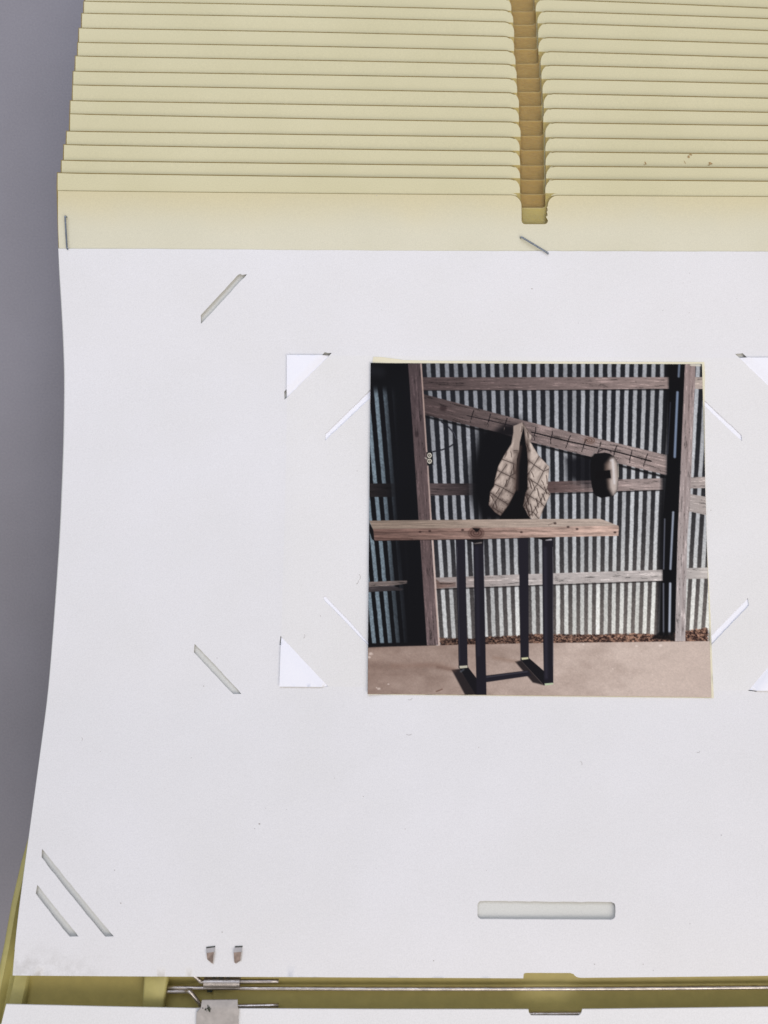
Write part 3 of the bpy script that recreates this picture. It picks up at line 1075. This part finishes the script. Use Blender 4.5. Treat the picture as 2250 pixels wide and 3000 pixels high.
    R = T6([(866, 52), (915, 110), (1050, 320), (1018, 425), (1190, 700), (1392, 910), (1352, 1350), (1412, 1450), (1275, 1730), (1200, 1930), (1050, 1930), (985, 1880), (935, 1780),
            (878, 1680), (925, 1420), (965, 1330), (962, 1150), (970, 800), (950, 560), (920, 420), (890, 140)])
    poly(T6([(700, 120), (880, 60), (1000, 500), (1000, 1450), (930, 1800), (1040, 1950), (420, 1950), (560, 1700), (720, 1300)]), (9, 8, 10), 2)
    line(T6([(830, 520), (770, 900), (760, 1350)]), 7, (70, 54, 48), 0.7, 6)
    quilt = [[(560, 870), (330, 1190)], [(700, 860), (630, 1080), (490, 1340), (280, 1690)], [(470, 765), (700, 850)], [(380, 980), (600, 1085), (720, 1150)], [(325, 1250), (480, 1320), (690, 1440)],
             [(240, 1410), (390, 1520), (580, 1640)], [(280, 1700), (460, 1810)], [(640, 1080), (730, 1030)], [(560, 1290), (620, 1130)],
             [(1195, 700), (1090, 880), (970, 1060)], [(1330, 900), (1270, 1010), (1160, 1240), (1020, 1460), (890, 1680)], [(985, 790), (1100, 880), (1280, 1000), (1370, 960)],
             [(985, 1140), (1150, 1240), (1320, 1390), (1390, 1450)], [(930, 1430), (1060, 1510), (1220, 1610), (1290, 1680)], [(1350, 1330), (1200, 1590), (1060, 1810), (990, 1870)],
             [(960, 1770), (1080, 1800), (1180, 1920)], [(700, 590), (780, 600)], [(930, 440), (1000, 600)]]
    seam = np.full(X.shape, 1e9)
    for q in quilt:
        for (x1, y1), (x2, y2) in zip(T6(q), T6(q)[1:]):
            ex, ey = x2 - x1, y2 - y1
            t = np.clip(((X - x1) * ex + (Y - y1) * ey) / (ex * ex + ey * ey + 1e-9), 0, 1)
            seam = np.minimum(seam, np.hypot(X - x1 - t * ex, Y - y1 - t * ey))
    puff = ss(0, 11, seam)
    fold = vnoise((X + 0.35 * Y) / 6.5, (Y - 0.3 * X) / 15.0, 71, 3, 0.6)
    crease = ss(0.62, 0.72, fold) * ss(1390, 1450, Y)
    lmask = ss(-1.3, 1.3, sdist(L))
    rmask = ss(-1.3, 1.3, sdist(R))
    # in the photographed scene the left half of the vest turns from the light
    sL = ss(1517, 1490, X - (Y - 1330) * -0.05)
    tl_ = 0.16 + 0.84 * ss(-2, 4, sdist(L)) * (0.34 + 0.66 * sL) * (0.58 + 0.42 * puff) - 0.34 * ss(1410, 1500, Y) + 0.6 * (fold - 0.5) - 0.35 * crease
    tr_ = 0.30 + 0.70 * ss(-2, 3, sdist(R)) * (0.56 + 0.44 * puff) + 0.6 * (fold - 0.5) - 0.55 * crease - 0.5 * ss(1560, 1545, X)
    tl_ = np.maximum(tl_, 0.75 * ss(1340, 1310, Y))
    put(lmask, blend((54, 43, 39), (178, 163, 150), tl_))
    put(rmask, blend((60, 49, 44), (186, 172, 159), tr_))
    vm = np.maximum(lmask, rmask)
    keep = IMG.copy()
    for q in quilt:
        line(T6([(x - 10, y - 8) for x, y in q]), 2.0, (216, 202, 186), 0.30, 1.4)
        line(T6(q), 1.9, (36, 26, 24), 0.85, 1.1)
    for (x, y, x2, y2, w_) in ((1030, 1150, 1075, 1270, 4), (1040, 1010, 1085, 1110, 3), (1130, 1530, 1175, 1700, 4), (1250, 1440, 1305, 1570, 4), (1150, 1330, 1185, 1480, 4), (1290, 1300, 1335, 1430, 4),
                              (1020, 1640, 1055, 1810, 5), (1110, 1690, 1155, 1800, 4), (560, 1170, 535, 1300, 4), (640, 620, 655, 720, 3), (330, 1590, 365, 1710, 4), (420, 1330, 355, 1430, 4), (1240, 1180, 1285, 1270, 3),
                              (1000, 1180, 1040, 1330, 5), (950, 1500, 985, 1640, 5), (1080, 1270, 1110, 1370, 3), (940, 1690, 1000, 1860, 6), (1200, 1500, 1240, 1640, 3), (260, 1480, 300, 1560, 4), (690, 880, 700, 1040, 4),
                              (1330, 1080, 1345, 1240, 3), (860, 130, 845, 230, 3), (960, 240, 980, 340, 3), (560, 640, 520, 730, 3)):
        line(T6([(x, y), ((x + x2) / 2 + 6, (y + y2) / 2), (x2, y2)]), w_ * 0.75, (52, 40, 36), 0.75, 1.6)
        line(T6([(x - 22, y + 4), (x2 - 24, y2 - 6)]), 1.6, (214, 200, 186), 0.35, 1.6)
    put(ss(14, -4, np.abs(X - (1400 + 745 / 6.636)) ) * ss(1330, 1380, Y) * 0.55 * lmask, (60, 44, 38))
    put(ss(1465, 1530, Y) * ss(1500, 1430, X) * lmask * 0.45, (62, 46, 40))
    IMG = keep * (1 - vm[..., None]) + IMG * vm[..., None]

    # --- welding helmet
    H = T7([(370, 620), (440, 545), (560, 530), (800, 505), (960, 540), (1100, 640), (1200, 800), (1235, 1050), (1245, 1350), (1215, 1650), (1180, 1800), (1080, 1900), (940, 1935), (680, 1975),
            (500, 1900), (420, 1780), (370, 1560), (335, 1250), (330, 900)])
    poly(H, (11, 10, 12), 1.5)
    hm = ss(-1, 1.5, sdist(H))
    lit = ss(-12, 8, sdist(T7([(1010, 700), (1100, 690), (1190, 850), (1230, 1350), (1190, 1720), (1080, 1880), (950, 1650), (920, 1400), (1000, 1330), (1000, 1080), (850, 1060), (850, 900)])))
    put(hm * ss(-11, 2, sdist(T7([(1010, 700), (1100, 690), (1190, 850), (1230, 1350), (1190, 1720), (1080, 1880), (950, 1650), (920, 1400), (1000, 1330), (1000, 1080), (850, 1060), (850, 900)]))) * 0.45, (84, 70, 62))
    g2 = blend((112, 96, 86), (182, 170, 160), ss(1776, 1796, X))
    put(hm * lit * 0.95, g2)
    line(T7([(1000, 760), (1050, 740), (1075, 1000), (1110, 1500)]), 5, (214, 212, 212), 0.6, 4)
    poly(T7([(480, 1120), (965, 1075), (1000, 1330), (500, 1370)]), (10, 8, 10), 1.0)
    line(T7([(1235, 900), (1240, 1300)]), 2, (206, 196, 176), 0.6, 1)
    line(T7([(390, 600), (470, 480), (640, 330)]), 5, (120, 110, 106), 0.9, 2)
    line(T7([(560, 500), (780, 380), (960, 430), (1000, 500)]), 3, (40, 32, 36), 0.8, 1.5)

    # --- bench: legs first, then the slab
    blk = (27, 25, 32)
    poly(T3([(825, 1335), (895, 1325), (1060, 1560), (945, 1560)]), (22, 18, 20), 3, 0.9)
    poly(T3([(1385, 1262), (1440, 1250), (1640, 1470), (1540, 1445)]), (22, 18, 20), 3, 0.9)
    line(T3([(700, 1310), (850, 1340)]), 8, (95, 72, 62), 0.5, 7)
    line(T3([(1200, 1225), (1390, 1262)]), 8, (130, 104, 88), 0.4, 7)
    poly(T3([(1120, 1385), (1500, 1338), (1530, 1385), (1120, 1445)]), blk, 1.5)
    line(T3([(1130, 1398), (1490, 1350)]), 3, (74, 72, 80), 0.6, 2)
    poly(T3([(885, 1310), (965, 1305), (1060, 1430), (1130, 1560), (1040, 1560)]), (17, 16, 20), 1.2)
    poly(T3([(1430, 1242), (1505, 1228), (1640, 1345), (1720, 1450), (1640, 1470)]), (17, 16, 20), 1.2)
    poly(T3([(860, 170), (942, 170), (966, 1312), (886, 1320)]), blk, 1.2)
    poly(T3([(1416, 150), (1500, 150), (1506, 1240), (1432, 1250)]), blk, 1.2)
    poly(T3([(1013, 190), (1104, 180), (1116, 800), (1132, 1562), (1046, 1562), (1030, 1000)]), (25, 23, 30), 1.2)
    poly(T3([(1622, 170), (1720, 165), (1722, 1452), (1640, 1470), (1630, 1000)]), (25, 23, 30), 1.2)
    line(T3([(1650, 260), (1660, 1400)]), 9, (44, 42, 52), 0.7, 5)
    line(T3([(1046, 260), (1062, 1200)]), 9, (36, 34, 44), 0.6, 5)
    line(T3([(872, 250), (895, 1250)]), 1.5, (70, 70, 78), 0.6, 1)
    line(T3([(1104, 250), (1122, 1000)]), 1.6, (120, 118, 122), 0.5, 1)
    line(T3([(1718, 250), (1720, 1300)]), 1.6, (130, 128, 130), 0.5, 1)
    poly(T3([(892, 1300), (962, 1295), (964, 1315), (896, 1322)]), (176, 172, 152), 1.2)
    poly(T3([(1440, 1228), (1500, 1222), (1502, 1238), (1445, 1246)]), (190, 188, 150), 1.2)
    poly(T3([(1645, 1455), (1720, 1448), (1722, 1462), (1648, 1472)]), (170, 182, 150), 1.2)
    line(T3([(905, 1350), (930, 1330)]), 4, (80, 86, 92), 0.8, 3)
    poly(T3([(1015, 190), (1105, 180), (1100, 225), (1018, 235)]), (16, 14, 18), 1)
    line(T3([(1030, 215), (1085, 210)]), 5, (120, 112, 106), 0.8, 2)
    poly(T4([(120, 165), (208, 160), (208, 185), (120, 195)]), (16, 14, 18), 1)
    line(T4([(150, 185), (195, 183)]), 5, (190, 186, 186), 0.8, 2)
    poly(T3([(940, 180), (1105, 175), (1100, 200), (1030, 215)]), (14, 12, 14), 1.2)
    poly(T3([(1500, 140), (1720, 140), (1720, 172), (1640, 190), (1560, 170)]), (20, 17, 18), 1.2)
    # slab
    poly(T3([(90, 20), (132, 95), (142, 195), (120, 180), (95, 100)]), (14, 12, 13), 1.2)
    g = vnoise(X / 70.0, Y / 2.6, 81, 5, 0.65)
    rr = ss(1080, 1800, X)
    put(ss(-1.2, 1.2, sdist(T3([(95, 16), (1508, 2), (2140, 0), (2300, 62), (2300, 80), (132, 98)]))), blend((128, 112, 98), (176, 160, 146), rr * 0.9 + 0.1) * (0.72 + 0.5 * g)[..., None])
    g = vnoise(X / 55.0, Y / 4.5, 82, 5, 0.65)
    fr = blend((110, 86, 77), (184, 158, 143), rr * 0.95) * (0.6 + 0.75 * g)[..., None]
    put(ss(-1.2, 1.2, sdist(T3([(132, 90), (600, 84), (1508, 76), (2180, 62), (2292, 58), (2303, 78), (2298, 150), (1508, 166), (1100, 178), (142, 192)]))), fr)
    line(T3([(140, 122), (500, 116), (900, 112), (1400, 106)]), 1.6, (52, 34, 30), 0.6, 1.2)
    line(T3([(150, 172), (480, 178)]), 2.5, (58, 38, 34), 0.6, 1.5)
    line(T3([(140, 193), (1100, 180), (1508, 168)]), 2, (30, 20, 20), 0.7, 1.2)
    d = np.hypot((X - (1050 + 1040 / 3.016)) / 1.35, Y - (1520 + 125 / 3.016))
    put(ss(21, 13, d) * 0.85 * (0.72 + 0.28 * np.cos(d * 1.1)), (66, 45, 40))
    poly(T3([(1005, 80), (1075, 85), (1060, 110), (1040, 118)]), (16, 12, 13), 1.5)
    for (x, y) in ((630, 108), (545, 115), (920, 98), (1440, 118), (1508 + 345, 72), (1508 + 425, 90), (1508 + 760, 120), (1508 + 230, 40)):
        d = np.hypot((X - (1050 + x / 3.016)) / 1.4, Y - (1520 + y / 3.016))
        put(ss(4.5, 1.5, d) * 0.75, (44, 30, 28))
    line(T4([(170, 55), (235, 28)]), 1.6, (70, 58, 52), 0.7, 1)

    # fine print texture, slight fade to the edges
    gr = vnoise(X / 2.2, Y / 2.2, 91, 2)
    IMG = IMG * (0.965 + 0.07 * gr)[..., None]
    edge = np.minimum.reduce([X - 1078, 2082 - X])
    return np.clip(IMG, 0, 255), X, Y


def srgb2lin(a):
    a = a / 255.0
    return np.where(a <= 0.04045, a / 12.92, ((a + 0.055) / 1.055) ** 2.4)


def build_photo():
    root = empty("photo_print")
    tag(root, "square printed photo of a bench and hanging vest against a corrugated iron wall", "photo")
    back = [(1091, 1062), (1094, 1046), (1120, 1047), (1150, 1051), (1185, 1056), (1300, 1058), (1700, 1060), (2062, 1061), (2064, 1100), (2080, 1800), (2090, 2044), (1900, 2042), (1078.5, 2033.5)]
    sheet("print_paper", uvs(back), [], lambda u, v: page_surf(u, v, 0.00032), 0.0003, [M['backing']], root, grid=40, step=25)
    img, X, Y = paint_picture()
    GAIN = 1.20
    L = np.clip(srgb2lin(img) * GAIN, 0.0022, 0.92)
    verts = []
    for i in range(NP):
        for j in range(NP):
            u, v = CU, CV
            verts.append((X[i, j], Y[i, j]))
    # map seen positions onto the page
    A = np.array(verts)
    v = A[:, 1].copy()
    for _ in range(30):
        s = CAMH / (CAMH - np.interp(v, _gv, _gz) - 0.0007)
        v = CV + (A[:, 1] - CV) / s
    u = CU + (A[:, 0] - CU) / s
    z = np.interp(v, _gv, _gz) + 0.00022 * np.sin(u / 260.0 + 0.7) * np.sin(v / 330.0 + 0.4) + 0.0002 + 0.00056
    # the print lifts a touch along its left and right edge
    fx = np.tile(np.linspace(0, 1, NP), NP)
    z = z + 0.0006 * np.clip((0.08 - fx) / 0.08, 0, 1) ** 2 + 0.0002 * np.clip((fx - 0.92) / 0.08, 0, 1) ** 2
    top = np.stack([(u - CU) * MM, (CV - v) * MM, z], 1)
    nv = NP * NP
    bidx = ([j for j in range(NP)] + [i * NP + NP - 1 for i in range(1, NP)] + [(NP - 1) * NP + j for j in range(NP - 2, -1, -1)] + [i * NP for i in range(NP - 2, 0, -1)])
    bot = top[bidx] - np.array([0, 0, 0.00022])
    V = np.concatenate([top, bot])
    faces = []
    for i in range(NP - 1):
        r = i * NP
        for j in range(NP - 1):
            faces.append((r + j, r + NP + j, r + NP + j + 1, r + j + 1))
    ntop = len(faces)
    nb = len(bidx)
    for q in range(nb):
        faces.append((bidx[q], bidx[(q + 1) % nb], nv + (q + 1) % nb, nv + q))
    me = bpy.data.meshes.new("picture")
    me.from_pydata(V.tolist(), [], faces)
    att = me.color_attributes.new("print", 'FLOAT_COLOR', 'POINT')
    C = np.ones((len(V), 4))
    C[:nv, :3] = L.reshape(-1, 3)
    C[nv:, :3] = (0.5, 0.48, 0.42)
    att.data.foreach_set("color", C.ravel())
    sm = np.zeros(len(faces), bool); sm[:ntop] = True
    me.polygons.foreach_set("use_smooth", sm)
    k = NT("printed_picture")
    an = k.n("ShaderNodeAttribute", attribute_name="print")
    k.color(an.outputs["Color"])
    k.rough(0.40, 0.10)
    me.materials.append(k.m)
    me.update()
    link(bpy.data.objects.new("picture", me), root)


build_photo()

# ------------------------------------------------------------------ olive spine and its wires
case = empty("album_spine")
tag(case, "olive plastic album spine with steel wires running between the two white pages", "album spine")
ZB = 0.0270                # floor of the spine
prism("base_plate", [at(70, 2790, ZB), at(2560, 2790, ZB), at(2560, 3300, ZB), at(10, 3300, ZB)], 0.012, M['olive'], case, 0.0008)
ZS = ZB + 0.0008
prism("base_step", [at(624, 2800, ZS), at(2560, 2800, ZS), at(2560, 3200, ZS), at(622, 3200, ZS)], 0.0014, M['olive'], case, 0.0004)
ZK = 0.0312
prism("spacer_block", [at(427, 2760, ZK), at(504, 2760, ZK), at(491, 2863, ZK), at(477, 2958, ZK), at(467, 3060, ZK), at(408, 3060, ZK), at(419, 2863, ZK)], 0.005, M['olive_pale'], case, 0.0011)
# side rail with a rolled rim, climbing with the page
def side_rail():
    rows = []
    outer = [(126, 2290, 0.0030), (85, 2434, 0.0115), (58, 2527, 0.0165), (28, 2653, 0.0220), (7, 2771, 0.0265), (-16, 2880, 0.0295), (-45, 3020, 0.0310), (-95, 3250, 0.0320)]
    prof = [(0.0, -0.0085), (0.0, -0.0014), (0.0005, -0.0003), (0.0014, 0.0002), (0.0023, 0.0), (0.0030, -0.0018), (0.0036, -0.0030), (0.0046, -0.0027), (0.0060, -0.0004), (0.0100, -0.0002), (0.0106, -0.0010), (0.0108, -0.0060), (0.0108, -0.0090)]
    bm = bmesh.new()
    rings = []
    for (x, y, z) in outer:
        P = at(x, y, z)
        rings.append([bm.verts.new(P + Vector((a, -0.16 * a, b))) for a, b in prof])
    for r0, r1 in zip(rings, rings[1:]):
        for i in range(len(prof) - 1):
            bm.faces.new((r0[i], r0[i + 1], r1[i + 1], r1[i])).smooth = True
        bm.faces.new((r0[-1], r0[0], r1[0], r1[-1]))
    bm.faces.new(rings[0]); bm.faces.new(list(reversed(rings[-1])))
    bmesh.ops.recalc_face_normals(bm, faces=bm.faces)
    me = bpy.data.meshes.new("side_rail"); bm.to_mesh(me); bm.free()
    me.materials.append(M['olive_pale'])
    link(bpy.data.objects.new("side_rail", me), case)
    me.set_sharp_from_angle(angle=math.radians(48))


side_rail()
WR = 0.00064
tube("spine_rod", [at(484, 2892.5, ZW - .0015), at(700, 2894.5, ZW - .0012), at(1125, 2896.5, ZW - .001), at(1690, 2896, ZW - .001), at(2250, 2891.6, ZW - .001), at(2520, 2888, ZW - .001)], WR, M['wire'], case)
tube("spine_rod", [at(800, 2972, ZW - .003), at(1560, 2970.5, ZW - .002), at(1700, 2970, ZW - .002), at(2400, 2968, ZW - .003)], WR, M['wire'], case)
tube("hinge_wire", [at(486, 2852, ZW - .0015), at(540, 2852.5, ZW - .001), at(560, 2853, ZW), at(574, 2862, ZW), at(586, 2872, ZW), at(598, 2876, ZW), at(700, 2874.5, ZW), at(816, 2873.5, ZW)], WR, M['wire'], case)
tube("hinge_wire", [at(484, 2904.8, ZW - .0015), at(540, 2904, ZW - .001), at(553, 2904.5, ZW), at(562, 2911, ZW), at(586, 2941, ZW), at(596, 2948, ZW), at(700, 2947.5, ZW), at(816, 2945, ZW)], WR, M['wire'], case)
prism("stop_pin", [at(606, 2902, ZS + .0012), at(622, 2902, ZS + .0012), at(622, 2908, ZS + .0012), at(606, 2908, ZS + .0012)][::-1], 0.0028, M['grime'], case, 0.0002, 2)

# ------------------------------------------------------------------ page below the spine
ZL = 0.0345
low = empty("album_page")
tag(low, "white page below the spine wires with a grey metal clip on its edge", "album page")
low_px = [(18, 2942.5), (300, 2949), (573, 2954.5), (1125, 2957.2), (1548, 2957.5), (1549.5, 2966), (1552, 2971), (1557, 2975), (1694, 2975.5), (1699, 2973), (1703.5, 2967), (1706, 2957), (2250, 2950.6), (2520, 2947),
          (2520, 3300), (-70, 3300)]
sheet("page_sheet", [flat_uv(x, y, ZL) for x, y in low_px], [], lambda u, v: Vector(((u - CU) * MM, (CV - v) * MM, ZL)), 0.00035, [M['lower']], low, grid=60, step=16)
ZP = ZL + 0.0009
clip_px = [(590, 2935), (694.5, 2934), (696, 2952), (700, 2957), (700.5, 2966), (698, 2985), (700, 3060), (574, 3060), (575, 2985), (576, 2966), (588, 2954)]
clip = sheet("clip_plate", [flat_uv(x, y, ZP) for x, y in clip_px], [], lambda u, v: Vector(((u - CU) * MM, (CV - v) * MM, ZP - 0.0010 * soft(2958, 2925, CV + (v - CV) * CAMH / (CAMH - ZP)) * 1.0)), 0.0004, [M['plate']], low, grid=8, step=6)


def grime():
    bm = bmesh.new()
    for (x, y, r) in ((610, 2955, 7), (603, 2958, 4), (614, 2961, 5), (609, 2947, 3.5), (594, 2954, 2), (618, 2955, 2), (606, 2962, 1.8)):
        z = ZP + 0.00005
        c = [bm.verts.new(at(x + r * random.uniform(.4, 1.1) * math.cos(t), y + r * random.uniform(.4, 1.1) * math.sin(t), z - 0.0010 * soft(2958, 2925, y) + 0.00005)) for t in np.linspace(0, 2 * math.pi, 9)[:-1]]
        f = bm.faces.new(c)
        f.normal_update()
        if f.normal.z < 0:
            f.normal_flip()
    me = bpy.data.meshes.new("grime_spot"); bm.to_mesh(me); bm.free()
    me.materials.append(M['grime'])
    link(bpy.data.objects.new("grime_spot", me), clip)


grime()
